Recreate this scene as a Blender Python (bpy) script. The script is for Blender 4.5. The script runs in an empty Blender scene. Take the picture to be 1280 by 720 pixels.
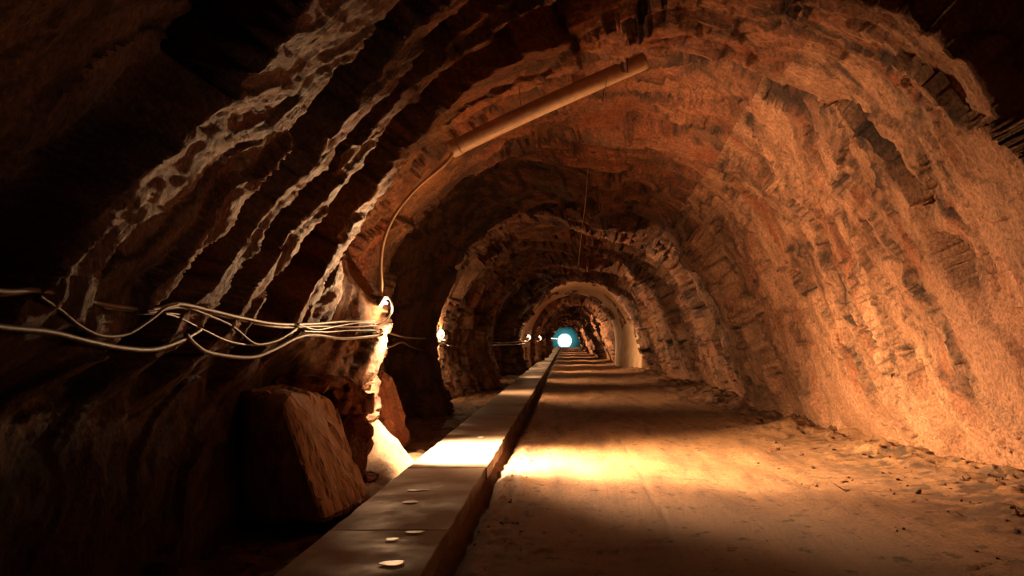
import bpy, bmesh, math, random
import numpy as np
from mathutils import Vector, Matrix

random.seed(7)
rng = np.random.RandomState(11)
sc = bpy.context.scene
COL = sc.collection
F = 1300.0; VX, VY = 706.0, 425.0; H = 1.5          # focal (px), vanishing point, eye height

def at(px, py, D):
    return Vector(((px-VX)*D/F, D, H-(py-VY)*D/F))

# ------------------------------------------------------------------ noise (numpy)
def _hash(ix, iy, iz, seed):
    h = (ix.astype(np.int64)*374761393 + iy.astype(np.int64)*668265263 + iz.astype(np.int64)*2147483647 + seed*974711) & 0xffffffff
    h = ((h ^ (h >> 13))*1274126177) & 0xffffffff
    h = ((h ^ (h >> 16))*2246822519) & 0xffffffff
    h = h ^ (h >> 15)
    return (h & 0xffffff).astype(np.float64)/float(0xffffff)

def vnoise(x, y, z, seed=0):
    ix = np.floor(x); iy = np.floor(y); iz = np.floor(z)
    fx = x-ix; fy = y-iy; fz = z-iz
    fx = fx*fx*fx*(fx*(fx*6-15)+10); fy = fy*fy*fy*(fy*(fy*6-15)+10); fz = fz*fz*fz*(fz*(fz*6-15)+10)
    r = 0
    for a in (0, 1):
        wx = fx if a else 1-fx
        for b in (0, 1):
            wy = fy if b else 1-fy
            for c in (0, 1):
                wz = fz if c else 1-fz
                r = r+wx*wy*wz*_hash(ix+a, iy+b, iz+c, seed)
    return r*2-1

def fbm(x, y, z, oct=4, seed=0, gain=.5):
    r = 0; a = 1.0; s = 0
    for i in range(oct):
        r = r+a*vnoise(x*2**i, y*2**i, z*2**i, seed+i*17); s += a; a *= gain
    return r/s

def cells(x, y, z, seed=0, tilt=.8):
    """faceted fracture blocks: each voronoi cell is a tilted plane with its own height; returns (height, edge distance)"""
    ix = np.floor(x); iy = np.floor(y); iz = np.floor(z)
    best = np.full(x.shape, 1e9); sec = np.full(x.shape, 1e9); val = np.zeros(x.shape)
    for a in (-1, 0, 1):
        for b in (-1, 0, 1):
            for c in (-1, 0, 1):
                jx, jy, jz = ix+a, iy+b, iz+c
                px = jx+_hash(jx, jy, jz, seed); py = jy+_hash(jx, jy, jz, seed+1); pz = jz+_hash(jx, jy, jz, seed+2)
                dx, dy, dz = x-px, y-py, z-pz
                d = dx*dx+dy*dy+dz*dz
                v = (_hash(jx, jy, jz, seed+3)*2-1) + tilt*((_hash(jx, jy, jz, seed+4)*2-1)*dx+(_hash(jx, jy, jz, seed+5)*2-1)*dy+(_hash(jx, jy, jz, seed+6)*2-1)*dz)
                near = d < best
                sec = np.where(near, best, np.minimum(sec, d))
                val = np.where(near, v, val); best = np.where(near, d, best)
    return val, np.sqrt(sec)-np.sqrt(best)

def sstep(a, b, x):
    t = np.clip((x-a)/(b-a), 0, 1); return t*t*(3-2*t)

# ------------------------------------------------------------------ object helpers
def link(name, me, mat=None, parent=None):
    o = bpy.data.objects.new(name, me); COL.objects.link(o)
    if mat and me is not None and len(me.materials) == 0: me.materials.append(mat)
    if parent: o.parent = parent
    return o

def tag(o, label=None, cat=None, group=None, kind=None):
    if label: o['label'] = label
    if cat: o['category'] = cat
    if group: o['group'] = group
    if kind: o['kind'] = kind
    return o

def empty(name, loc):
    o = bpy.data.objects.new(name, None); COL.objects.link(o); o.location = loc; o.empty_display_size = .1
    return o

def pydata(name, v, f, smooth=True):
    me = bpy.data.meshes.new(name); me.from_pydata([tuple(p) for p in v], [], f); me.update()
    if smooth: me.polygons.foreach_set('use_smooth', [True]*len(me.polygons))
    return me

def grid_mesh(name, P, attrs=None):
    """P: (rows, cols, 3) array -> mesh"""
    R, C = P.shape[:2]
    me = bpy.data.meshes.new(name)
    i = np.arange(R-1)[:, None]*C+np.arange(C-1)[None, :]
    q = np.stack([i, i+1, i+C+1, i+C], -1).reshape(-1, 4)
    me.vertices.add(R*C); me.vertices.foreach_set('co', P.reshape(-1).astype(np.float32))
    n = len(q); me.loops.add(n*4); me.loops.foreach_set('vertex_index', q.reshape(-1).astype(np.int32))
    me.polygons.add(n); me.polygons.foreach_set('loop_start', (np.arange(n)*4).astype(np.int32))
    me.polygons.foreach_set('loop_total', np.full(n, 4, np.int32))
    me.polygons.foreach_set('use_smooth', np.ones(n, bool))
    me.update(calc_edges=True); me.validate()
    if attrs:
        for k, a in attrs.items():
            at_ = me.attributes.new(k, 'FLOAT', 'POINT'); at_.data.foreach_set('value', a.reshape(-1).astype(np.float32))
    return me

def spline(pts, n=8):
    pts = [Vector(p) for p in pts]
    if len(pts) < 3: return pts
    out = []
    for i in range(len(pts)-1):
        p0 = pts[max(i-1, 0)]; p1 = pts[i]; p2 = pts[i+1]; p3 = pts[min(i+2, len(pts)-1)]
        for k in range(n):
            t = k/n
            out.append(.5*((2*p1)+(p2-p0)*t+(2*p0-5*p1+4*p2-p3)*t*t+(3*p1-p0-3*p2+p3)*t**3))
    out.append(pts[-1]); return out

def tube(name, pts, r, seg=8, smooth=8, cap=True, offset=(0, 0, 0)):
    pts = spline(pts, smooth) if smooth else [Vector(p) for p in pts]
    off = Vector(offset); v = []; f = []
    prev = None
    for i, p in enumerate(pts):
        t = (pts[min(i+1, len(pts)-1)]-pts[max(i-1, 0)]).normalized()
        a = Vector((0, 0, 1)) if abs(t.z) < .9 else Vector((1, 0, 0))
        if prev is None: u = t.cross(a).normalized()
        else: u = (prev-t*prev.dot(t)).normalized()
        prev = u; w = t.cross(u)
        rr = r(i/(len(pts)-1)) if callable(r) else r
        for k in range(seg):
            an = 2*math.pi*k/seg
            v.append(p-off+u*math.cos(an)*rr+w*math.sin(an)*rr)
    for i in range(len(pts)-1):
        for k in range(seg):
            a = i*seg+k; b = i*seg+(k+1) % seg
            f.append((a, b, b+seg, a+seg))
    if cap:
        f.append(tuple(range(seg-1, -1, -1))); f.append(tuple(range(len(v)-seg, len(v))))
    return pydata(name, v, f)

def lathe(name, prof, seg=24, axis='Z'):
    v = []; f = []
    for (r, z) in prof:
        for k in range(seg):
            a = 2*math.pi*k/seg; v.append((r*math.cos(a), r*math.sin(a), z))
    for i in range(len(prof)-1):
        for k in range(seg):
            a = i*seg+k; b = i*seg+(k+1) % seg; f.append((a, b, b+seg, a+seg))
    return pydata(name, v, f)

# ------------------------------------------------------------------ materials
def mat_base(name):
    m = bpy.data.materials.new(name); m.use_nodes = True
    nt = m.node_tree; b = nt.nodes['Principled BSDF']; return m, nt, b

def N(nt, t, **kw):
    n = nt.nodes.new(t)
    for k, v in kw.items():
        if k.startswith('i_'): n.inputs[k[2:].replace('_', ' ')].default_value = v
        else: setattr(n, k, v)
    return n

def ramp(nt, fac, stops, interp='LINEAR'):
    r = nt.nodes.new('ShaderNodeValToRGB'); r.color_ramp.interpolation = interp
    e = r.color_ramp.elements
    while len(e) < len(stops): e.new(.5)
    for i, (p, c) in enumerate(stops):
        e[i].position = p; e[i].color = (*c, 1) if len(c) == 3 else c
    nt.links.new(fac, r.inputs[0]); return r.outputs[0]

def mix(nt, fac, a, b, mode='MIX'):
    m = nt.nodes.new('ShaderNodeMix'); m.data_type = 'RGBA'; m.blend_type = mode
    for s, v in ((0, fac), (6, a), (7, b)):
        if hasattr(v, 'links') or isinstance(v, bpy.types.NodeSocket): nt.links.new(v, m.inputs[s])
        elif s == 0: m.inputs[0].default_value = v
        else: m.inputs[s].default_value = (*v, 1)
    return m.outputs[2]

def noise(nt, vec, scale, detail=6, rough=.6, dist=0):
    n = nt.nodes.new('ShaderNodeTexNoise'); n.inputs['Scale'].default_value = scale
    n.inputs['Detail'].default_value = detail; n.inputs['Roughness'].default_value = rough
    n.inputs['Distortion'].default_value = dist
    nt.links.new(vec, n.inputs['Vector']); return n.outputs['Fac']

def mapping(nt, rot=(0, 0, 0), scale=(1, 1, 1)):
    tc = nt.nodes.new('ShaderNodeTexCoord'); mp = nt.nodes.new('ShaderNodeMapping')
    mp.inputs['Rotation'].default_value = rot; mp.inputs['Scale'].default_value = scale
    nt.links.new(tc.outputs['Object'], mp.inputs['Vector']); return mp.outputs['Vector']

def bump(nt, h, strength, dist, prev=None):
    b = nt.nodes.new('ShaderNodeBump'); b.inputs['Strength'].default_value = strength; b.inputs['Distance'].default_value = dist
    nt.links.new(h, b.inputs['Height'])
    if prev: nt.links.new(prev, b.inputs['Normal'])
    return b.outputs['Normal']

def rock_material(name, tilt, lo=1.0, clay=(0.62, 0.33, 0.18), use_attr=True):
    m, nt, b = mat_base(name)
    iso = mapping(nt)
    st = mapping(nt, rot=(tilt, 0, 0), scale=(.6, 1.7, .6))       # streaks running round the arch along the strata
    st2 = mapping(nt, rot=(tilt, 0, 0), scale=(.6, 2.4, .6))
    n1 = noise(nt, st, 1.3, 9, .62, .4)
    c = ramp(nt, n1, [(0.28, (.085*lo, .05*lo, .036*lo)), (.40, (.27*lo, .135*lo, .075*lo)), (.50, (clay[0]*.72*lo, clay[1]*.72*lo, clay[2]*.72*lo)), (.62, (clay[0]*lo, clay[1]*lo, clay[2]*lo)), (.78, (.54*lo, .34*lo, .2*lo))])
    nr = noise(nt, st2, .9, 7, .6, .3)
    c = mix(nt, ramp(nt, nr, [(.52, (0, 0, 0)), (.66, (1, 1, 1))]), c, (.36*lo, .12*lo, .055*lo))
    ng = noise(nt, iso, .55, 5, .6)
    c = mix(nt, ramp(nt, ng, [(.55, (0, 0, 0)), (.72, (.5, .5, .5))]), c, (.25*lo, .165*lo, .115*lo))
    nd = noise(nt, st2, 3.1, 8, .7, .8)
    c = mix(nt, ramp(nt, nd, [(.28, (.9, .9, .9)), (.42, (0, 0, 0))]), c, (.035, .024, .022))
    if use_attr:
        a = N(nt, 'ShaderNodeAttribute', attribute_name='dirt_shade')
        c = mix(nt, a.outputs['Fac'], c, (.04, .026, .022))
        mu = N(nt, 'ShaderNodeAttribute', attribute_name='mud')
        fm = noise(nt, iso, 3.0, 6, .6)
        mudc = ramp(nt, fm, [(.3, (clay[0]*.75, clay[1]*.72, clay[2]*.7)), (.7, (clay[0]*1.1, clay[1]*1.12, clay[2]*1.15))])
        c = mix(nt, mu.outputs['Fac'], c, mudc)
    ff = noise(nt, iso, 26, 4, .7)
    c = mix(nt, .8, c, ramp(nt, ff, [(.3, (.3, .28, .27)), (.7, (1.35, 1.3, 1.28))]), 'MULTIPLY')
    c = mix(nt, ramp(nt, noise(nt, st2, 7, 6, .7, .5), [(.30, (.8, .8, .8)), (.37, (0, 0, 0))]), c, (.06, .035, .03))
    nt.links.new(c, b.inputs['Base Color'])
    b.inputs['Roughness'].default_value = .78; b.inputs['Specular IOR Level'].default_value = .3
    nb = bump(nt, noise(nt, st2, 4.5, 10, .68), 1.0, .13)
    nb = bump(nt, noise(nt, iso, 22, 6, .7), .8, .03, nb)
    nt.links.new(nb, b.inputs['Normal'])
    return m

M = {}
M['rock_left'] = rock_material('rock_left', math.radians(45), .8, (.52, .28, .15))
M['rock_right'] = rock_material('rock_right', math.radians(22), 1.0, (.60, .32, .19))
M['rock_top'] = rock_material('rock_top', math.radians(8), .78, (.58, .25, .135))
M['boulder'] = rock_material('boulder', math.radians(60), .8, (.45, .3, .2), False)
def slab_rock():
    m, nt, b = mat_base('slab_rock')
    v = mapping(nt, rot=(math.radians(-25), math.radians(-12), math.radians(10)), scale=(5, 5, .7))
    f = noise(nt, v, 3, 9, .65, .2)
    c = ramp(nt, f, [(.3, (.2, .135, .1)), (.5, (.48, .36, .27)), (.75, (.7, .56, .44))])
    nt.links.new(c, b.inputs['Base Color']); b.inputs['Roughness'].default_value = .7
    nt.links.new(bump(nt, f, .8, .03), b.inputs['Normal']); return m
M['slab_rock'] = slab_rock()
M['red_rock'] = rock_material('red_rock', math.radians(30), .75, (.55, .22, .11), False)

def floor_material():
    m, nt, b = mat_base('dirt_floor')
    iso = mapping(nt); lon = mapping(nt, scale=(2.2, .35, 1))
    c = ramp(nt, noise(nt, lon, 1.4, 8, .62, .3), [(.3, (.16, .085, .05)), (.48, (.34, .19, .10)), (.62, (.44, .25, .13)), (.8, (.5, .33, .2))])
    c2 = ramp(nt, noise(nt, iso, 32, 6, .85), [(.36, (.35, .32, .3)), (.6, (1.25, 1.2, 1.18))])
    c = mix(nt, .85, c, c2, 'MULTIPLY')
    a = N(nt, 'ShaderNodeAttribute', attribute_name='dirt_shade')
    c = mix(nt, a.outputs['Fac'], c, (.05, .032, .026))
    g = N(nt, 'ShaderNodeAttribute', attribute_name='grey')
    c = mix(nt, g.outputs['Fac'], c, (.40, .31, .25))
    sp = noise(nt, mapping(nt, scale=(1, .6, 1)), 5.5, 8, .75)
    c = mix(nt, ramp(nt, sp, [(.37, (.8, .8, .8)), (.44, (0, 0, 0))]), c, (.07, .045, .035))
    nt.links.new(c, b.inputs['Base Color']); b.inputs['Roughness'].default_value = .72; b.inputs['Specular IOR Level'].default_value = .35
    nb = bump(nt, noise(nt, lon, 7, 9, .75), .7, .06)
    nb = bump(nt, noise(nt, iso, 45, 5, .8), .9, .03, nb)
    nt.links.new(nb, b.inputs['Normal']); return m
M['floor'] = floor_material()

def concrete_material(name, col, stain, rough=.5, bmp=.25):
    m, nt, b = mat_base(name)
    iso = mapping(nt)
    tc = N(nt, 'ShaderNodeNewGeometry')
    n1 = noise(nt, tc.outputs['Position'], .9, 8, .65, .2)
    c = ramp(nt, n1, [(.3, stain), (.55, col), (.8, tuple(min(1, x*1.2) for x in col))])
    if name == 'path_concrete':                                   # upright sides darkened in colour for the trench shade
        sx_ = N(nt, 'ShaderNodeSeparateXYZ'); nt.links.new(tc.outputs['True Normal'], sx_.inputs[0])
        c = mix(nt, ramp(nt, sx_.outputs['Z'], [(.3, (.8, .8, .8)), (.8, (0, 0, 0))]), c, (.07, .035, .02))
    c = mix(nt, .4, c, ramp(nt, noise(nt, tc.outputs['Position'], 40, 6, .85), [(.35, (.45, .42, .4)), (.62, (1.15, 1.15, 1.15))]), 'MULTIPLY')
    nt.links.new(c, b.inputs['Base Color'])
    r = ramp(nt, noise(nt, tc.outputs['Position'], 1.7, 4, .5), [(.35, (rough-.15,)*3), (.6, (rough+.2,)*3)])
    nt.links.new(r, b.inputs['Roughness'])
    nb = bump(nt, noise(nt, tc.outputs['Position'], 3, 8, .6), bmp, .03)
    nb = bump(nt, noise(nt, tc.outputs['Position'], 60, 3, .6), .3, .004, nb)
    nt.links.new(nb, b.inputs['Normal']); return m
M['slab'] = concrete_material('path_concrete', (.36, .26, .19), (.25, .17, .12), .6, .08)
M['lining'] = concrete_material('lining_concrete', (.58, .40, .24), (.40, .26, .15), .7)

def plain(name, col, rough=.5, metal=0, emit=None, es=0, spec=.5):
    m, nt, b = mat_base(name)
    iso = mapping(nt)
    c = ramp(nt, noise(nt, iso, 14, 5, .6), [(.3, tuple(x*.72 for x in col)), (.7, col)])
    nt.links.new(c, b.inputs['Base Color'])
    b.inputs['Roughness'].default_value = rough; b.inputs['Metallic'].default_value = metal; b.inputs['Specular IOR Level'].default_value = spec
    if emit: b.inputs['Emission Color'].default_value = (*emit, 1); b.inputs['Emission Strength'].default_value = es
    return m
M['cable_dark'] = plain('dark_cable', (.10, .07, .055), .5)
M['cable_tan'] = plain('tan_cable', (.18, .115, .075), .6)
M['cord_tan'] = plain('pale_tan_cable', (.6, .42, .27), .45)
M['cable_white'] = plain('white_cable', (.85, .78, .68), .4)
M['duct'] = plain('duct_plastic', (.50, .36, .25), .42)
M['wire'] = plain('thin_wire', (.45, .3, .2), .4, .6)
M['housing'] = plain('lamp_housing', (.10, .12, .11), .45, .3)
M['white_metal'] = plain('reflector', (.9, .9, .85), .3)
M['bulb'] = plain('lamp_tube', (1, .95, .85), .3, 0, (1, .86, .62), 45)
M['daylight'] = plain('daylight', (1, 1, 1), 1, 0, (.78, 1.0, .97), 6)
M['black'] = plain('black_hole', (.008, .006, .006), .95)
def puddle():
    m, nt, b = mat_base('puddle_glint')
    b.inputs['Base Color'].default_value = (.9, .78, .62, 1); b.inputs['Roughness'].default_value = .3; b.inputs['Specular IOR Level'].default_value = 1.0  # pale base colour paints in the glint of reflected lit rock
    return m
M['puddle'] = puddle()

# ------------------------------------------------------------------ tunnel skin
LAMP_D = [12.3, 27, 38.5, 50, 62.5, 76, 92, 108, 124, 142, 162, 184, 205]
PROF = np.array([(-2.62, -.25), (-2.66, .4), (-2.66, 1.1), (-2.64, 1.8), (-2.42, 2.6), (-1.95, 3.3), (-1.15, 4.05), (-.1, 4.6), (1.0, 4.8),
                 (2.05, 4.58), (2.95, 4.15), (3.6, 3.35), (4.05, 2.35), (4.38, 1.3), (4.68, .5), (5.2, -.25)])
# resample the profile evenly along a smooth curve
pp = np.array([tuple(p) for p in [(v.x, v.z) for v in spline([(a, 0, b) for a, b in PROF], 12)]])
seg = np.hypot(*np.diff(pp, axis=0).T); L = np.concatenate([[0], np.cumsum(seg)])
NC = 640
tt = np.linspace(0, L[-1], NC)
BX = np.interp(tt, L, pp[:, 0]); BZ = np.interp(tt, L, pp[:, 1])
tx = np.gradient(BX); tz = np.gradient(BZ); tl = np.hypot(tx, tz)
NX = tz/tl; NZ = -tx/tl                                            # inward normals
rows = [-5.0]
while rows[-1] < 232: rows.append(rows[-1]+(.021+.0040*max(rows[-1], 0) if rows[-1] > 3 else .12))
Yr = np.array(rows); NR = len(Yr)
Y, X0 = np.meshgrid(Yr, BX, indexing='ij'); Z0 = np.meshgrid(Yr, BZ, indexing='ij')[1]
nX = np.meshgrid(Yr, NX, indexing='ij')[1]; nZ = np.meshgrid(Yr, NZ, indexing='ij')[1]
T = np.meshgrid(Yr, tt/L[-1], indexing='ij')[1]

def table(t, y): 
    a = np.array(t); return np.interp(y, a[:, 0], a[:, 1])
wl = 1-sstep(.30, .50, T); wr = sstep(.52, .70, T); wt = np.clip(1-wl-wr, 0, 1)
warp = fbm(X0*.5, Y*.5, Z0*.5, 3, 5)*.35
Yw = Y+warp*sstep(3, 14, Y)*.9
tabL = [(-5, 0), (8.5, 0), (9.7, 0), (11.35, .40), (11.45, .2), (12.3, .40), (12.9, .42), (13.1, -.3), (14.0, -.1), (14.8, -.05), (15.4, -.15), (16.0, -.9), (19.4, -.95),
        (20.2, -.5), (21.3, -.05), (21.9, -.1), (22.8, -.7), (26, -.85), (28, -.6), (31, -.35), (33.2, .15), (34, .1), (35, -.5), (40, -.5), (45.5, -.4), (46.8, .3), (49, .55),
        (49.6, .0), (51.2, 0.0), (52, .25), (59, .3), (60.5, .75), (61.5, .6), (64, .6), (66, .95), (73, 1.0), (75, .7), (78, .7), (80, .95), (90, 1.0), (93, .7), (96, .95), (106, 1.0), (108, .7), (112, 1.0), (128, .3), (232, -.2)]
tabR = [(-5, .1), (9, .05), (12, .15), (15, .3), (18, .55), (20.5, .85), (22, .75), (25, .35), (29, .3), (34, .42), (36.5, .55), (38, .35), (43, .45), (47.5, .62), (49, .6),
        (51, .35), (59, 1.1), (60, 1.45), (66, 1.25), (70, 1.5), (71, 1.2), (80, 1.5), (84, 1.7), (85, 1.35), (98, 1.7), (100, 1.4), (115, 1.8), (117, 1.5), (140, 1.8), (165, 1.0), (232, .9)]
tabT = [(-5, .0), (8.0, .0), (9.5, .05), (11.0, .22), (11.25, .2), (11.5, -.8), (12.7, -.80), (13.4, -.35), (15.5, .1), (18, .2), (19.8, .42), (20.3, .15), (23, .25), (25.5, .45), (26, .1), (30, .2), (33.5, .45), (34.1, .1), (40, .2), (46, .3), (49, .3),
        (51, .1), (59, .45), (60, .75), (68, .6), (72, .85), (73, .55), (84, .7), (88, .95), (89, .6), (105, .8), (108, 1.1), (110, .8), (140, 1.0), (165, .3), (232, .2)]
hi_ = sstep(1.9, 2.7, Z0)*sstep(9.5, 9.9, Y)*(1-sstep(13.0, 13.4, Y))
off = wl*table(tabL, Yw)*(1-hi_)-hi_*(1-wr)*(.38*sstep(11.4, 11.6, Y))*(1-wt)+wr*table(tabR, Yw)+wt*table(tabT, Yw)
# feet of the left spurs lean inward further along
off += wl*sstep(14, 16, Y)*.38*np.clip(1-Z0/1.3, 0, 1)*(1-sstep(48, 52, Y)*.6)
# diagonal ribs (saw-tooth strata) on the left wall, running up and away
sw = fbm(X0*.9, Y*.9, Z0*.9, 4, 31)
s = Y-np.interp(Z0, [.6, 1.5, 2.3, 3.05, 3.6, 4.1, 4.6], [-1.2, 0, .95, 1.55, 1.3, 1.0, .8])+sw*.16
rib = [(-9, 0), (1.9, .0), (2.0, .25), (3.0, .1), (4.05, .0), (4.12, .44), (5.35, .44), (5.4, 0), (5.85, 0), (5.92, .44), (6.33, .43), (6.5, .02), (6.78, .02), (6.84, .40), (7.35, .39), (7.5, .02), (8.26, 0), (8.32, .36), (8.85, .355),
       (8.97, .05), (9.12, .05), (9.18, .34), (9.9, .31), (10.05, .08), (13, 0), (60, 0)]
ribw = (1-sstep(.40, .52, T))*sstep(1.0, 1.6, Z0+.3*sw)*(1-sstep(10.0, 11.2, Y))
off += ribw*table(rib, s)*1.0
off += (1-sstep(.2, .45, T))*(1-sstep(.5, 1.2, Z0))*.10*(1-sstep(10, 11, Y))
# fractured blocks, three sizes, squeezed across the strata
tiltv = 1.05*wl*(1-sstep(10, 16, Y))+.5*(1-wl)+.35*wl*sstep(10, 16, Y)
q = Y-tiltv*(Z0-1.5)
wx, wz = X0+fbm(X0, Y, Z0, 3, 41)*.35, Z0+fbm(X0, Y, Z0, 3, 47)*.35
far = 1+sstep(18, 80, Y)*.7
q = q+fbm(X0*.8, Y*.8, Z0*.8, 4, 49)*.75
wx = wx+fbm(X0*1.6, Y*1.6, Z0*1.6, 3, 43)*.3; wz = wz+fbm(X0*1.6, Y*1.6, Z0*1.6, 3, 44)*.3
c1, e1 = cells(wx/2.0, q/.8, wz/2.0, 101)
c2, e2 = cells(wx/1.5, q/.36, wz/1.5, 202)
c3, e3 = cells(wx/.7, q/.12, wz/.7, 303)
iso_ = sstep(13, 19, Y)
c2b, e2b = cells(wx/.8, Yw/.75, wz/.8, 212); c3b, e3b = cells(wx/.3, Yw/.26, wz/.3, 313)
c2 = c2*(1-iso_)+c2b*iso_*1.25; e2 = e2*(1-iso_)+e2b*iso_; c3 = c3*(1-iso_)+c3b*iso_*1.3
near_smooth = sstep(.62, .8, T)*(1-sstep(17, 21, Y))               # clay-smeared lower right wall near the camera
patch = fbm(X0*.7, q*.5, Z0*.7, 3, 55)
mud = near_smooth*.6*sstep(0.05, .4, patch+.3*(1-np.clip(Z0/2.2, 0, 1)))*(1-sstep(2.0, 3.8, Z0))
mud = np.maximum(mud, wr*(1-sstep(.2, 1.1, Z0+patch*.6))*.8)
mud = np.maximum(mud, (T > .5)*near_smooth*sstep(.1, .4, patch)*.6)
amp = (.75+.5*fbm(X0*.4, Y*.4, Z0*.4, 2, 77))
amp = amp*(1-.6*mud)*(1-.2*near_smooth)
amp = amp*(1-.74*wl*(1-sstep(10.5, 12, Y)))                       # let the ribs read
rw = (wl*.8+wt*1.05+wr*.85)
disp = amp*rw*(c1*.20*far+c2*.10*far+c3*.04)
hoop = fbm(X0*.15, q*.95, Z0*.15, 4, 91)*.13*(wt+wr*.8+wl*.4)*(1-.5*mud)
flat_disp = disp+hoop+fbm(X0*3, Y*3, Z0*3, 4, 61)*.035*(1-.5*mud)+fbm(X0*3.5, q*13, Z0*3.5, 3, 63, .6)*.03*(1-.6*mud)*(1-sstep(14, 24, Y))+fbm(X0*9, Y*9, Z0*9, 2, 64)*.012*(1-sstep(14, 24, Y))
off += flat_disp
# lips: the roof and right wall step inward, then open out again, ring after ring
lipq = q+fbm(X0*.25, Y*.25, Z0*.25, 3, 95)*1.6
lp = [13.5, 16.6, 19.0, 22.5, 25.0, 28.5, 33.0, 36.0, 41, 45, 49]+list(np.arange(62, 228, 6.5))
lips = np.zeros_like(Y)
for i_, a_ in enumerate(lp):
    nx_ = lp[i_+1] if i_+1 < len(lp) else a_+6
    h_ = .2+.3*((i_*37) % 10)/10
    h_ *= .45 if a_ < 18 else 1
    lips = np.maximum(lips, np.clip((lipq-a_)/.12, 0, 1)*np.clip(1-(lipq-a_)/(nx_-a_-.1), 0, 1)*h_)
off += lips*(wt+wr*.75)*(1-.5*mud)*(1-np.exp(-((Y-55)/5.0)**4))
# the roof void at the upper right, close to the camera
void = sstep(.585, .61, T+.014*c1)*(1-sstep(.735, .76, T+.014*c1))*(1-sstep(8.35, 8.45, Y+.25*c1))
off -= void*1.5
# dark slots in the strata of the upper right wall
slot = sstep(.20, .27, vnoise(X0*.35, q*2.6, Z0*.35, 131))*sstep(.05, .25, vnoise(X0*.9, q*.5, Z0*.9, 137))*wr*sstep(1.5, 2.6, Z0)*(1-sstep(12, 15, Y))
off -= slot*.38
# niches behind each lamp
for d in LAMP_D[3:]:
    off -= wl*np.exp(-((Y-d)/1.2)**2)*.35*(Z0 < 2.6)
Xs = X0+nX*off; Zs = Z0+nZ*off
dirt_shade = np.clip((.10-e2)/.10, 0, 1)*.75+np.clip((.07-e1)/.07, 0, 1)*.6+slot*.8
dirt_shade += sstep(.1, .5, -c2)*.35*sstep(-.1, .3, vnoise(X0*1.1, q*1.5, Z0*1.1, 151))
dirt_shade += wl*(1-sstep(.7, 1.7, Z0))*(1-sstep(9.5, 11, Y))*.75+wl*sstep(43, 46, Y)*(1-sstep(48.5, 49.5, Y))*.6+wl*sstep(13.5, 15.5, Y)*(1-sstep(22, 23.5, Y))*.65  # lower left wall, recess and spur before arch: shade painted into the colour
dirt_shade = np.clip(dirt_shade*(1-.75*mud), 0, .92)
P = np.stack([Xs, Y, Zs], -1)
ia = int(NC*.335); ib = int(NC*.60)
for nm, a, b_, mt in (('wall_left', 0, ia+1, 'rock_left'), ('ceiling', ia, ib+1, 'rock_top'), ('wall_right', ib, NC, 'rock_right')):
    me = grid_mesh(nm, P[:, a:b_], {'dirt_shade': dirt_shade[:, a:b_], 'mud': mud[:, a:b_]})
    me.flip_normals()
    tag(link(nm, me, M[mt]), kind='structure')

# ------------------------------------------------------------------ floor
def floor_z(x, y):
    z = fbm(x*.5, y*.35, x*0, 3, 7)*.035
    z = z-.06*np.exp(-((x+.74)/.07)**2)*(1+.4*vnoise(x*0, y*3, x*0, 9))
    z = z-.10*(x < -.9)
    right = sstep(3.0, 4.8, x+.5*vnoise(x*0, y*.6, x*0, 13)+sstep(14, 22, y)*.7)
    cr, er = cells(x/.16, y/.16, x*0, 15)
    lump = np.clip(fbm(x*2.2, y*1.8, x*0, 4, 19), -.2, 1)
    z = z+right*(.10+lump*.16+.018*cr)
    edge = np.exp(-((x+.55)/.16)**2)
    z = z+edge*(.012*cr+.03*lump)
    left = sstep(-1.75, -2.0, x) if False else (1-sstep(-2.0, -1.72, x))
    z = z+left*(.04+.022*cr+lump*.08)
    z = z+np.exp(-((y-12.35)/.62)**2)*np.clip(-1.70-x, 0, .8)*1.25*(1+.25*lump)
    patch = sstep(.05, .35, fbm(x*.8, y*.8, x*0, 3, 23))
    z = z+(x > -.6)*patch*(.008*cr+.012*lump)
    z = z-.012*np.exp(-((x-.83-.012*np.sin(y*2.3))/.014)**2)*(y < 16)
    z = z-.02*np.exp(-((x-1.9)/.35)**2)-.02*np.exp(-((x-.25)/.3)**2)
    return z, right, left, cr, er
fx = np.concatenate([np.arange(-4.6, -1.0, .045), np.arange(-1.0, -.4, .02), np.arange(-.4, 6.4, .032)])
FY, FX = np.meshgrid(Yr, fx, indexing='ij')
fz, rgt, lft, cr, er = floor_z(FX, FY)
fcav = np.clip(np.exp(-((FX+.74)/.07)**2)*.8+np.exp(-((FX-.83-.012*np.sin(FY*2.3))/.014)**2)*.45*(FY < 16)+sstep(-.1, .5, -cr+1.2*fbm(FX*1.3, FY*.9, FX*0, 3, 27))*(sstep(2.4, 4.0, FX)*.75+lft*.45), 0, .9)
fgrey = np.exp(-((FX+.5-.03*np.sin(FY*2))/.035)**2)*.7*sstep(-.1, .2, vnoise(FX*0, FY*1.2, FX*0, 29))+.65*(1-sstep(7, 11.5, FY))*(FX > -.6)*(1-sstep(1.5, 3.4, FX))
tag(link('floor', grid_mesh('floor', np.stack([FX, FY, fz], -1), {'dirt_shade': fcav, 'grey': np.clip(fgrey, 0, 1)}), M['floor']), kind='structure')
# grid rows run along +Y with columns +X: normals already face up or get flipped
fm_ = bpy.data.objects['floor'].data
if fm_.polygons[1000].normal.z < 0: fm_.flip_normals()

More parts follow.
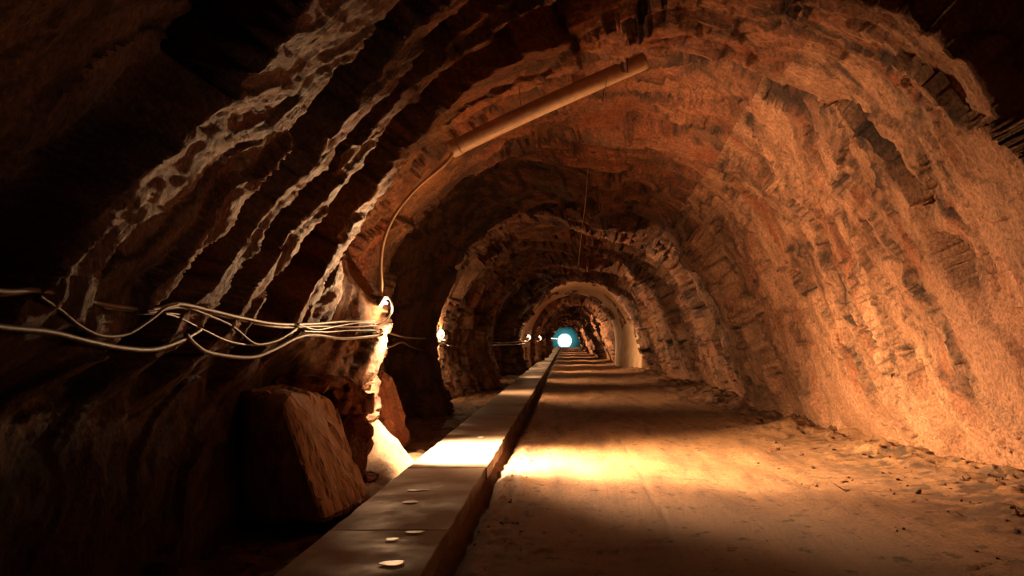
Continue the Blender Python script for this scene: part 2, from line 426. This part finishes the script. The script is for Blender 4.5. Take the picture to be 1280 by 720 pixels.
# ------------------------------------------------------------------ raised footpath slabs
def slab_mesh(length, width, h, seed, jl=0.0):
    bm = bmesh.new(); r = random.Random(seed)
    nx_, ny_ = 8, max(4, int(length/.3))
    bmesh.ops.create_grid(bm, x_segments=nx_, y_segments=ny_, size=.5)
    for v in bm.verts:
        v.co.x *= width; v.co.y *= length; v.co.z = h
        if abs(v.co.x) > width*.49: v.co.x += r.uniform(-.008, .008)
        v.co.z += r.uniform(-.0025, .0025)
    top = list(bm.faces)
    ex = bmesh.ops.extrude_face_region(bm, geom=top)
    vs = [g for g in ex['geom'] if isinstance(g, bmesh.types.BMVert)]
    for v in vs: v.co.z = -.02
    for v in vs:
        pass
    bm.normal_update()
    e = [x for x in bm.edges if len(x.link_faces) == 2 and x.calc_face_angle(0) > 1.0]
    bmesh.ops.bevel(bm, geom=e, offset=.006, segments=1, affect='EDGES')
    bmesh.ops.recalc_face_normals(bm, faces=bm.faces)
    me = bpy.data.meshes.new('path_slab'); bm.to_mesh(me); bm.free()
    return me
joints = [-.2, 3.8, 7.47, 11.1]
while joints[-1] < 228: joints.append(joints[-1]+3.65)
protos = {}
FACE = {0: 'front', }
for i in range(len(joints)-1):
    y0, y1 = joints[i], joints[i+1]; ln = y1-y0-.026
    k = ('m', i) if i < 3 else ('r', i % 3)
    if k not in protos: protos[k] = slab_mesh(ln if i < 3 else 3.624, .85, .24, i+5)
    o = link('concrete_path_slab', protos[k], M['slab']); o['kind'] = 'thing'
    r = random.Random(i*3+1)
    o.location = (-1.26+r.uniform(-.008, .008), (y0+y1)/2, -.10+r.uniform(-.006, .006))
    o.rotation_euler = (r.uniform(-.0015, .0015), r.uniform(-.004, .004), r.uniform(-.002, .002))
    lab = {0: 'concrete footpath slab crossing the bottom edge of the picture beneath the camera', 1: 'nearest full concrete footpath slab with a pale oval puddle, before the first dark joint',
           2: 'brown concrete footpath slab just beyond the first dark joint, beside the leaning rock slab', 3: 'glaring white-lit concrete footpath slab beside the nearest lamp',
           4: 'dim concrete footpath slab just past the glaring patch below the nearest lamp', 5: 'concrete footpath slab beside the dark left recess behind the nearest lamp'}.get(i)
    if lab is None:
        lab, g = ('concrete footpath slab in the banded stretch between second and third wall lamps', 'footpath slabs of the middle stretch') if i < 12 else ('small distant concrete footpath slab running toward the bright tunnel end', 'distant footpath slabs')
        tag(o, lab, 'paving slab', g)
    else: tag(o, lab, 'paving slab', 'near footpath slabs')

# puddles on the path
def blob_mesh(rx, ry, seed):
    r = random.Random(seed); n = 28; v = [(0, 0, .0012)]
    ph = [r.uniform(0, 6.28) for _ in range(3)]
    for ring, zz in ((.9, .0012), (1, 0)):
        for k in range(n):
            a = 2*math.pi*k/n; q_ = ring*(1+.12*math.sin(2*a+ph[0])+.08*math.sin(3*a+ph[1])+.05*math.sin(5*a+ph[2]))
            v.append((rx*q_*math.cos(a), ry*q_*math.sin(a), zz))
    f = [(0, 1+k, 1+(k+1) % n) for k in range(n)]+[(1+k, 1+n+k, 1+n+(k+1) % n, 1+(k+1) % n) for k in range(n)]
    return pydata('puddle', v, f, False)
PUD = [(490, 705, .085, .07, 'bright oval puddle on the nearest footpath slab at the bottom'), (519, 666, .06, .05, 'faint oval puddle just below the first dark footpath joint'),
       (490, 675, .045, .05, 'small faint puddle between the bright oval puddle and the first joint'), (513, 628, .055, .07, 'small glinting puddle on the slab beyond the first joint'),
       (522, 613, .09, .06, 'glinting elongated puddle at the near rim of the glaring patch'), (601, 547, .05, .12, 'tiny glinting puddle on the footpath beyond the glaring patch')]
for i, (px, py, rx, ry, lab) in enumerate(PUD):
    D = (H-.14)*F/(py-VY)
    o = link('puddle', blob_mesh(rx, ry, i), M['puddle']); o.location = ((px-VX)*D/F, D, .147)
    tag(o, lab, 'puddle', 'puddles on the footpath')

# ------------------------------------------------------------------ concrete arch lining (D 51 - 59)
def lining():
    cp0 = [(-2.0, -.15), (-2.15, .6), (-2.2, 1.4), (-2.05, 2.3), (-1.6, 3.2), (-.75, 3.95), (.4, 4.33), (1.2, 4.36), (2.2, 4.1), (3.0, 3.5), (3.55, 2.6), (3.75, 1.7), (3.75, .8), (3.7, -.15)]
    cp1 = [(-1.85, -.15), (-1.95, .6), (-1.95, 1.4), (-1.8, 2.2), (-1.4, 3.0), (-.7, 3.7), (.25, 4.05), (.9, 4.08), (1.7, 3.8), (2.3, 3.2), (2.7, 2.4), (2.85, 1.6), (2.85, .8), (2.85, -.15)]
    rws = []
    def prof(cp, grow):
        s_ = spline([(a, 0, b) for a, b in cp], 5); n = len(s_); out = []
        cx, cz = .8, 1.2
        for p in s_:
            d = Vector((p.x-cx, 0, max(p.z-cz, 0))); d.normalize() if d.length else None
            out.append((p.x+d.x*grow, p.z+d.z*grow))
        return out
    def blend(t, g):
        a = prof(cp0, g); b = prof(cp1, g); return [(x0*(1-t)+x1*t, z0*(1-t)+z1*t) for (x0, z0), (x1, z1) in zip(a, b)]
    st = [(51.0, 0, .5), (50.9, 0, .06), (50.92, 0, .0)]+[(51+8*t, t, .0) for t in (.02, .1, .2, .3, .4, .5, .6, .7, .8, .9, 1)]+[(59.05, 1, .45)]
    v = []; f = []
    for (y, t, g) in st:
        pr = blend(t, g); n = len(pr)
        for (x, z) in pr: v.append((x, y, z))
    for i in range(len(st)-1):
        for k in range(n-1):
            a = i*n+k; f.append((a, a+n, a+n+1, a+1))
    return pydata('concrete_arch_lining', v, f)
o = link('concrete_arch_lining', lining(), M['lining'])
tag(o, 'smooth tan concrete arch lining narrowing the rough tunnel in the distance', 'arch')

# ------------------------------------------------------------------ far end
bk = []; nb_ = 24
me = pydata('wall_back', [(-6, 0, -1), (8, 0, -1), (8, 0, 7), (-6, 0, 7), (-1.3, 0, -1), (1.3, 0, -1)], [(0, 1, 2, 3)], False)
def end_wall():
    # wall with an arched opening
    hole = [(-.02-1.52*math.cos(a), 1.32+1.52*math.sin(a)) for a in np.linspace(-1.05, math.pi+1.05, 27)]
    cx, cz = 0, 1.2; outer = []
    for (x, z) in hole:
        d = Vector((x-cx, z-cz)); d.normalize(); outer.append((cx+d.x*9, cz+d.y*9))
    outer[0] = (-8, -1); outer[-1] = (8, -1)
    v = [(x, 229, z) for x, z in hole]+[(x, 229, z) for x, z in outer]+[(x, 231, z) for x, z in hole]; n = len(hole)
    f = []
    for k in range(n-1): f += [(k, k+1, n+k+1, n+k), (k, 2*n+k, 2*n+k+1, k+1)]
    return pydata('wall_back', v, f, False)
tag(link('wall_back', end_wall(), M['rock_top']), kind='structure')
me = pydata('daylight', [(-3, 0, -2), (3, 0, -2), (3, 0, 4), (-3, 0, 4)], [(0, 3, 2, 1)], False)
o = link('tunnel_portal', me, M['daylight']); o.location = (0, 231.2, 0)
tag(o, 'glaring white daylight opening at the far end of the tunnel', 'opening')

# teal haze before the opening; its glow is emitted by the volume itself
def haze():
    m = bpy.data.materials.new('haze'); m.use_nodes = True; nt = m.node_tree; nt.nodes.clear()
    out = N(nt, 'ShaderNodeOutputMaterial'); em = N(nt, 'ShaderNodeEmission'); em.inputs['Color'].default_value = (.06, .62, .72, 1)
    tc = N(nt, 'ShaderNodeTexCoord'); ln_ = N(nt, 'ShaderNodeVectorMath', operation='LENGTH'); nt.links.new(tc.outputs['Object'], ln_.inputs[0])
    mp = N(nt, 'ShaderNodeMapRange', interpolation_type='SMOOTHERSTEP'); nt.links.new(ln_.outputs['Value'], mp.inputs['Value'])
    mp.inputs['From Min'].default_value = 0; mp.inputs['From Max'].default_value = 1; mp.inputs['To Min'].default_value = .038; mp.inputs['To Max'].default_value = 0
    nt.links.new(mp.outputs['Result'], em.inputs['Strength']); nt.links.new(em.outputs[0], out.inputs['Volume']); return m
hz = bmesh.new(); bmesh.ops.create_icosphere(hz, subdivisions=3, radius=1); hm = bpy.data.meshes.new('haze'); hz.to_mesh(hm); hz.free()
o = link('haze', hm, haze()); o.scale = (4.2, 12, 4.2); o.location = (0, 216.5, 1.5)
tag(o, 'teal glowing haze around the distant daylight opening', 'haze', kind='stuff')

# ------------------------------------------------------------------ lights
def spot(loc, target, power, col, ang=110, blend=1.0, size=.06):
    l = bpy.data.lights.new('lamp_or_fill_spot', 'SPOT'); l.energy = power; l.color = col; l.spot_size = math.radians(ang); l.spot_blend = blend; l.shadow_soft_size = size
    o = bpy.data.objects.new('lamp_or_fill_spot', l); COL.objects.link(o); o.location = loc
    o.rotation_euler = (Vector(target)-Vector(loc)).to_track_quat('-Z', 'Y').to_euler(); return o
def point(loc, power, col, size=.05):
    l = bpy.data.lights.new('lamp_glow', 'POINT'); l.energy = power; l.color = col; l.shadow_soft_size = size
    o = bpy.data.objects.new('lamp_glow', l); COL.objects.link(o); o.location = loc; return o
WARM = (1.0, .58, .28)

# ------------------------------------------------------------------ wall lamps
def lamp(loc, label, full=False):
    """small floodlight: housing, reflector, glowing tube, bracket, loop of cord; faces the road (+X) and down"""
    x, y, z = loc
    e = empty('work_lamp', loc); tag(e, label, 'lamp', 'floodlights along the left wall')
    # housing: shallow tapering box opening toward (+X,-Z)
    Rm = Matrix.Rotation(math.radians(32), 4, 'Y')
    def boxm(x0, x1, hy0, hz0, hy1, hz1, name, bev=.006):
        vv = [(x0, -hy0, -hz0), (x0, hy0, -hz0), (x0, hy0, hz0), (x0, -hy0, hz0), (x1, -hy1, -hz1), (x1, hy1, -hz1), (x1, hy1, hz1), (x1, -hy1, hz1)]
        ff = [(3, 2, 1, 0), (0, 1, 5, 4), (1, 2, 6, 5), (2, 3, 7, 6), (3, 0, 4, 7), (4, 5, 6, 7)]
        bm = bmesh.new(); vs = [bm.verts.new(Rm @ Vector(p)) for p in vv]
        for q_ in ff: bm.faces.new([vs[i] for i in q_])
        bmesh.ops.bevel(bm, geom=list(bm.edges), offset=bev, segments=2, affect='EDGES'); bmesh.ops.recalc_face_normals(bm, faces=bm.faces)
        m_ = bpy.data.meshes.new(name); bm.to_mesh(m_); bm.free(); return m_
    link('housing', boxm(-.07, -.01, .06, .035, .10, .06, 'housing'), M['housing'], e)
    link('reflector', boxm(-.012, .004, .10, .06, .115, .075, 'reflector', .003), M['white_metal'], e)
    b0, b1 = Rm @ Vector((.025, -.09, 0)), Rm @ Vector((.025, .09, 0))
    link('lamp_tube', tube('lamp_tube', [b0, (b0+b1)/2, b1], .017, 12), M['bulb'], e)
    link('bracket', tube('bracket', [Vector((-.03, 0, .03)), Vector((-.10, 0, .07)), Vector((-.22, 0, .05))], .012, 6), M['housing'], e)
    link('cord', tube('cord', [Vector((.0, -.03, .06)), Vector((.09, -.06, .02)), Vector((.12, -.08, -.10)), Vector((.06, -.08, -.21)), Vector((-.05, -.06, -.27)), Vector((-.14, 0, -.26))], .011, 8), M['cable_white'], e)
    return e
LPOS = [at(479, 377, 12.3), at(549, 414, 27), at(600, 411, 38.5), at(659.5, 420, 50)]
for d in LAMP_D[4:]: LPOS.append(Vector((-1.55, d, 1.7)))
LAB = ['nearest glaring floodlight with looped white cord on the rock corner', 'second floodlight, glowing inside a rock hollow beyond the nearest lamp', 'third floodlight, small bright point above a diagonal lit rock edge',
       'fourth floodlight, at the left foot of the concrete arch', 'fifth floodlight, just inside the concrete arch']
for i, p in enumerate(LPOS):
    lamp(p, LAB[i] if i < len(LAB) else 'tiny distant floodlight low on the left wall near the bright tunnel end')
    k = 1.0
    tgt = Vector((3.6, p.y+(.6 if i == 0 else 0), 1.0))
    spot(p+Vector((.10, 0, -.05)), tgt, 2200*(.95 if i == 0 else .75), WARM, (140 if i == 0 else 106))
    point(p+Vector((.14, -.0, -.12)), 45 if i == 0 else (110 if i != 2 else 40), WARM, .05)
spot((-1.3, 13.0, 1.9), (-2.35, 8.4, 2.6), 2000, WARM, 34, 1.0)
spot(LPOS[0]+Vector((.2, .0, -.0)), (3.2, 9.6, 0), 2600, (1, .58, .30), 62, 1.0)
spot(LPOS[0]+Vector((.38, 0, -.1)), (-2.35, 12.45, .7), 1500, (1, .68, .38), 75)
for p in LPOS[1:5]: spot(p+Vector((.4, -.1, .0)), p+Vector((-.5, -.1, -.5)), 1300, (1, .66, .36), 90)
spot((3.4, 6.4, 1.6), (-2.2, 6.0, 3.2), 90, (1, .58, .36), 58)  # added unseen fill light, standing in for bounce off the right wall
spot(LPOS[0]+Vector((.12, .05, -.08)), (-1.2, 12.7, 0), 6500, (1, .68, .38), 84, .8)
spot(LPOS[0]+Vector((.2, .05, -.0)), (1.0, 12.9, 0), 8500, (1, .60, .27), 84, 1.0)

# cool daylight reaching the last metres of the tunnel
l = bpy.data.lights.new('daylight_spill', 'POINT'); l.energy = 110; l.color = (.12, .85, .9); l.shadow_soft_size = .8
o = bpy.data.objects.new('daylight_spill', l); COL.objects.link(o); o.location = (0, 225, 2)

# ------------------------------------------------------------------ duct on the roof, hanging cables
dp = [at(566, 186, 12.2), at(640, 150, 12.0), at(735, 107, 11.9), at(806, 76, 12.0)]
e = empty('ventilation_pipe', dp[0]); tag(e, 'long straight tan pipe slung diagonally beneath the tunnel roof', 'pipe')
link('pipe', tube('pipe', dp, .098, 24, 10, offset=dp[0]), M['duct'], e)
dr = (dp[0]-dp[1]).normalized()
link('end_collar', tube('end_collar', [dp[0]+dr*.02, dp[0]-dr*.06, dp[0]-dr*.10], .104, 24, 2, offset=dp[0]), M['duct'], e)
for t_ in (.36, .72):
    c_ = dp[0].lerp(dp[3], t_)
    link('hanger_strap', tube('hanger_strap', [c_+Vector((0, 0, .1)), c_+Vector((-.02, 0, .3)), c_+Vector((0, 0, .55))], .006, 6, 3, offset=dp[0]), M['wire'], e)

def cable(pts, r, mat, label, group=None, name='cable'):
    pts = [Vector(p) for p in pts]
    o = link(name, tube(name, pts, r, 8, 8, offset=pts[0]), M[mat]); o.location = pts[0]
    tag(o, label, 'cable' if name == 'cable' else 'wire', group)
    return o
cable([at(568, 188, 12.15), at(556, 205, 12.1), at(520, 236, 12.1), at(494, 268, 12.1), at(480, 300, 12.15), at(476, 330, 12.2), at(477, 355, 12.25), at(476, 372, 12.3)], .02, 'cord_tan', 'tan cable curving from the pipe end down to the nearest lamp')
def wallc(pts, X=-2.24, dx=0):
    out = []
    for (px, py) in pts:
        D = X*F/(px-VX); out.append(at(px, py, min(D, 12.0)))
    return out
G = 'cables strung along the left wall'
cable(wallc([(-60, 352), (0, 364), (45, 363), (90, 372), (145, 383), (190, 387), (222, 380), (262, 388), (300, 397), (345, 405), (390, 405), (430, 402), (468, 402)]), .013, 'cable_tan', 'upper tan cable running the length of the left wall to the nearest lamp', G)
cable(wallc([(-60, 356), (0, 368), (48, 364), (90, 377), (145, 386), (188, 390), (222, 384), (265, 392), (300, 400), (350, 409), (400, 408), (440, 409), (470, 407)], -2.26), .011, 'cable_tan', 'thin tan cable tied just under the uppermost cable', G)
cable(wallc([(48, 370), (75, 388), (100, 408), (128, 420), (160, 417), (190, 398), (205, 386), (222, 381)], -2.23), .010, 'cable_tan', 'thin cable sagging in a deep loop at the far left below the upper cables', G)
cable(wallc([(-60, 398), (0, 409), (60, 415), (110, 427), (150, 435), (190, 437), (225, 426), (250, 412)], -2.25), .016, 'cable_dark', 'dark thick cable sagging lowest at the far left', G)
cable(wallc([(225, 380), (262, 395), (290, 408), (315, 430 if False else 428), (330, 430), (350, 424), (368, 412), (375, 405)], -2.25), .010, 'cable_tan', 'short sagging cable between the second and third lit rock ribs', G)
cable(wallc([(205, 392), (225, 398), (255, 413), (290, 428), (325, 431), (345, 426), (366, 415), (378, 406)], -2.27), .009, 'cable_dark', 'thin brown cable drooping just under the short sagging cable', G)
cable(wallc([(232, 418), (245, 432), (265, 442), (312, 447), (340, 438), (372, 422), (395, 419), (430, 423), (470, 420), (478, 418)], -2.24), .015, 'cable_tan', 'pale thick cable with the lowest sag, left of the nearest lamp', G)
cable(wallc([(60, 385), (110, 395), (160, 393), (215, 392), (250, 400)], -2.28), .008, 'cable_dark', 'faint dark cable running level behind the deep loop at far left', G)
cable(wallc([(372, 405), (395, 412), (420, 408), (445, 404), (468, 404)], -2.22), .008, 'cable_dark', 'thin dark cable in shallow swags just left of nearest lamp', G)
cable(wallc([(378, 414), (410, 415), (440, 413), (470, 413)], -2.23), .008, 'cable_dark', 'thin dark cable between the tan cables beside the nearest lamp', G)
G2 = 'cables past the nearest lamp'
cable([at(472, 424, 12.1), at(484, 434, 13.5), at(502, 428, 16), at(515, 434, 19), at(535, 438, 22), at(548, 428, 25), at(560, 432, 27), at(580, 434, 30), at(604, 428, 34)], .018, 'cable_tan', 'wavy thin cable crossing the dark recess from nearest to second lamp', G2)
cable([at(476, 412, 12.1), at(510, 422, 16), at(548, 424, 25.5), at(575, 429, 30), at(606, 427, 35), at(630, 429, 40), at(657, 426, 49)], .016, 'cable_dark', 'thin straight cable stretching from nearest lamp to the fourth lamp', G2)
cable([at(604, 432, 34.5), at(630, 431, 42), at(656, 430, 49)], .02, 'cable_dark', 'short thin cable crossing the black rock face before the arch', G2)
G3 = None
cable([at(775, -10, 11.0), at(768, 40, 11.0), at(761, 80, 11.0), at(753, 137, 11.0)], .004, 'wire', 'thin wire hanging from the roof in front of the pipe', name='hanging_wire')
cable([at(736, 196, 17.5), at(732, 250, 17.4), at(727, 290, 17.4), at(723, 332, 17.4)], .005, 'wire', 'faint thin wire hanging mid tunnel beyond the pipe', name='hanging_wire')

# ------------------------------------------------------------------ rocks
def rock_mesh(name, pts, sub=3, rough=.03, seed=0, squash=1.0, fr=7.0):
    """convex hull of points, subdivided and fractured"""
    bm = bmesh.new()
    for p in pts: bm.verts.new(p)
    r_ = bmesh.ops.convex_hull(bm, input=bm.verts)
    bmesh.ops.delete(bm, geom=[g for g in r_['geom_interior'] if isinstance(g, bmesh.types.BMVert)], context='VERTS')
    bmesh.ops.bevel(bm, geom=list(bm.edges), offset=rough*.6, segments=1, affect='EDGES')
    bmesh.ops.triangulate(bm, faces=bm.faces)
    for _ in range(sub):
        bmesh.ops.subdivide_edges(bm, edges=[e_ for e_ in bm.edges if e_.calc_length() > rough*1.0], cuts=1, use_grid_fill=False)
        bmesh.ops.triangulate(bm, faces=bm.faces)
    bm.normal_update()
    co = np.array([v.co[:] for v in bm.verts]); no = np.array([v.normal[:] for v in bm.verts])
    c_, e_ = cells(co[:, 0]*fr, co[:, 1]*fr, co[:, 2]*fr*squash, seed+500)
    d = c_*rough*.5+fbm(co[:, 0]*fr*2, co[:, 1]*fr*2, co[:, 2]*fr*2, 3, seed)*rough*.4
    co = co+no*d[:, None]
    for v, c3_ in zip(bm.verts, co): v.co = c3_
    bmesh.ops.recalc_face_normals(bm, faces=bm.faces)
    me = bpy.data.meshes.new(name); bm.to_mesh(me); bm.free()
    me.polygons.foreach_set('use_smooth', [False]*len(me.polygons)); return me
def rock(name, pts, mat, label, cat='rock', **kw):
    pts = [Vector(p) for p in pts]; c_ = sum(pts, Vector())/len(pts); c_.z = min(p.z for p in pts)
    o = link(name, rock_mesh(name, [p-c_ for p in pts], **kw), M[mat]); o.location = c_
    tag(o, label, cat); return o
# leaning slab: face seen from the camera, top left (358,486) to foot (455,625)
rock('leaning_rock_slab', [at(360, 490, 8.3), at(398, 494, 9.4), at(459, 618, 9.5), at(452, 628, 9.2), at(405, 650, 8.2), at(428, 640, 8.6), at(352, 505, 8.2),
      at(380, 488, 10.0), at(415, 500, 10.2), at(450, 600, 10.1), Vector((-2.9, 8.9, 1.05)), Vector((-2.9, 10.1, 1.1)), Vector((-2.9, 8.6, 0)), Vector((-2.9, 10, -.1)), Vector((-1.85, 9.9, -.1))],
     'slab_rock', 'large grey-brown rock slab leaning against the left wall beside the footpath', rough=.035, sub=4, fr=5)
rock('ledge_rock', [at(362, 478, 9.6), at(415, 470, 9.8), at(440, 478, 10.2), at(405, 488, 9.7), at(368, 489, 9.5), Vector((-2.9, 9.6, 1.15)), Vector((-2.8, 10.4, 1.18)), Vector((-2.8, 10.2, .9))], 'red_rock', 'flat orange-lit rock ledge on top of the leaning rock slab', rough=.05, sub=3)
rock('boulder', [at(402, 480, 10.1), at(440, 468, 10.3), at(466, 490, 10.6), at(470, 512, 10.6), at(452, 522, 10.4), at(425, 510, 10.1), at(405, 490, 10.2), Vector((-2.7, 10.6, 1.1)), Vector((-2.7, 10.6, .6)), Vector((-2.2, 11.0, .75))], 'red_rock', 'red-brown cracked boulder wedged above the pointed stone, left of the nearest lamp', rough=.06, sub=3)
rock('boulder', [at(412, 505, 10.3), at(460, 515, 10.4), at(468, 548, 10.5), at(448, 560, 10.5), at(428, 545, 10.3), Vector((-2.6, 10.6, .95)), Vector((-2.6, 10.8, .2)), Vector((-2.1, 11.1, .3)), Vector((-2.2, 10.6, -.1)), Vector((-2.5, 10.4, -.1))], 'red_rock', 'brown block filling the gap beneath the cracked red boulder', rough=.05, sub=3)
rock('pointed_rock', [at(446, 541, 9.9), at(432, 560, 9.8), at(463, 556, 10.0), at(449, 587, 9.9), at(460, 575, 10.1), at(438, 575, 9.9), Vector((-2.12, 10.3, .35)), Vector((-2.05, 10.3, .08)), Vector((-2.0, 10.0, -.1)), Vector((-2.2, 10.1, -.1))], 'boulder', 'small dark pointed triangular stone right of the leaning rock slab', rough=.02, sub=3)
rock('loose_stone', [at(450, 598, 10.0), at(453, 588, 10.1), at(462, 588, 10.15), at(474, 593, 10.1), at(472, 598, 10.0), at(460, 603, 9.9), at(452, 604, 9.95), Vector((-1.95, 10.3, .1)), Vector((-1.87, 10.3, .1))], 'red_rock', 'small dark red stone lying at the edge of the glaring footpath patch', rough=.018, sub=3, fr=14)

rock('rock_spur', [at(478, 462, 14.2), at(492, 470, 14.4), at(497, 505, 14.4), at(503, 530, 14.4), at(513, 552, 14.3), at(497, 560, 14.0), at(484, 535, 13.9), at(474, 500, 13.9),
      Vector((-2.9, 14.2, 1.15)), Vector((-2.9, 14.8, .9)), Vector((-2.9, 14.2, -.1)), Vector((-2.3, 14.9, -.1))], 'red_rock', 'brown rock spur leaning just right of the white-hot strip under the nearest lamp', rough=.05, sub=3)

# loose chips along the right verge and beside the kerb
chip = []
for k in range(7):
    r = random.Random(k+40)
    pts = [Vector((r.gauss(0, 1), r.gauss(0, 1), r.gauss(0, .55))).normalized()*r.uniform(.75, 1.1) for _ in range(11)]
    pts = [Vector((p_.x, p_.y*.8, p_.z*.8)) for p_ in pts]
    chip.append(rock_mesh('rock_chip', pts, sub=1, rough=.16, seed=k, fr=1.2))
def fz_at(x, y): return float(floor_z(np.array([x]), np.array([y]))[0][0])
cm = [M['red_rock'], M['boulder']]
for k, me in enumerate(chip): me.materials.append(cm[k % 2])
def put_chip(x, y, s_, label, group, r):
    o = bpy.data.objects.new('rock_chip', chip[r.randrange(7)]); COL.objects.link(o)
    o.scale = (s_, s_, s_); o.rotation_euler = (r.uniform(-.3, .3), r.uniform(-.3, .3), r.uniform(0, 6.28))
    o.location = (x, y, fz_at(x, y)+s_*.22); tag(o, label, 'stone', group)
r = random.Random(5)
for k in range(270):
    y = 5.5+13*r.random()**1.2; x = 4.2-.02*y+r.gauss(-.1, .62)
    if x > 4.9: x = 4.9-r.random()*.8
    put_chip(x, y, r.choice([.012, .016, .02, .022, .03, .045])*r.uniform(.8, 1.3), 'small loose rock chip on the dirt at the foot of the right wall', 'loose chips along the right wall', r)
for k in range(60):
    y = 5.2+9*r.random(); x = -.52+r.gauss(0, .10)
    put_chip(max(x, -.68), y, r.uniform(.008, .022), 'tiny stone in the gritty strip beside the footpath kerb', 'grit beside the kerb', r)
for k in range(70):
    y = 6.2+4.5*r.random()**1.3; x = -1.78-r.random()*.55
    put_chip(x, y, r.uniform(.012, .035), 'small gravel stone in the dark gutter left of the footpath', 'gravel left of the footpath', r)

# ------------------------------------------------------------------ world, camera
w = bpy.data.worlds.new('world'); sc.world = w; w.use_nodes = True
w.node_tree.nodes['Background'].inputs[0].default_value = (.5, .25, .15, 1); w.node_tree.nodes['Background'].inputs[1].default_value = .0
cam = bpy.data.cameras.new('camera'); co = bpy.data.objects.new('camera', cam); COL.objects.link(co); sc.camera = co
co.location = (0, 0, H); co.rotation_euler = (math.radians(90), 0, 0)
cam.sensor_width = 36; cam.lens = 36*F/1280; cam.clip_end = 1000; cam.clip_start = .05
cam.shift_x = -(VX-640)/1280; cam.shift_y = (VY-360)/1280
sc.view_settings.view_transform = 'Standard'; sc.view_settings.look = 'None'
sc.view_settings.exposure = .1
sc.cycles.max_bounces = 8; sc.cycles.diffuse_bounces = 4
sc.cycles.sample_clamp_indirect = 4
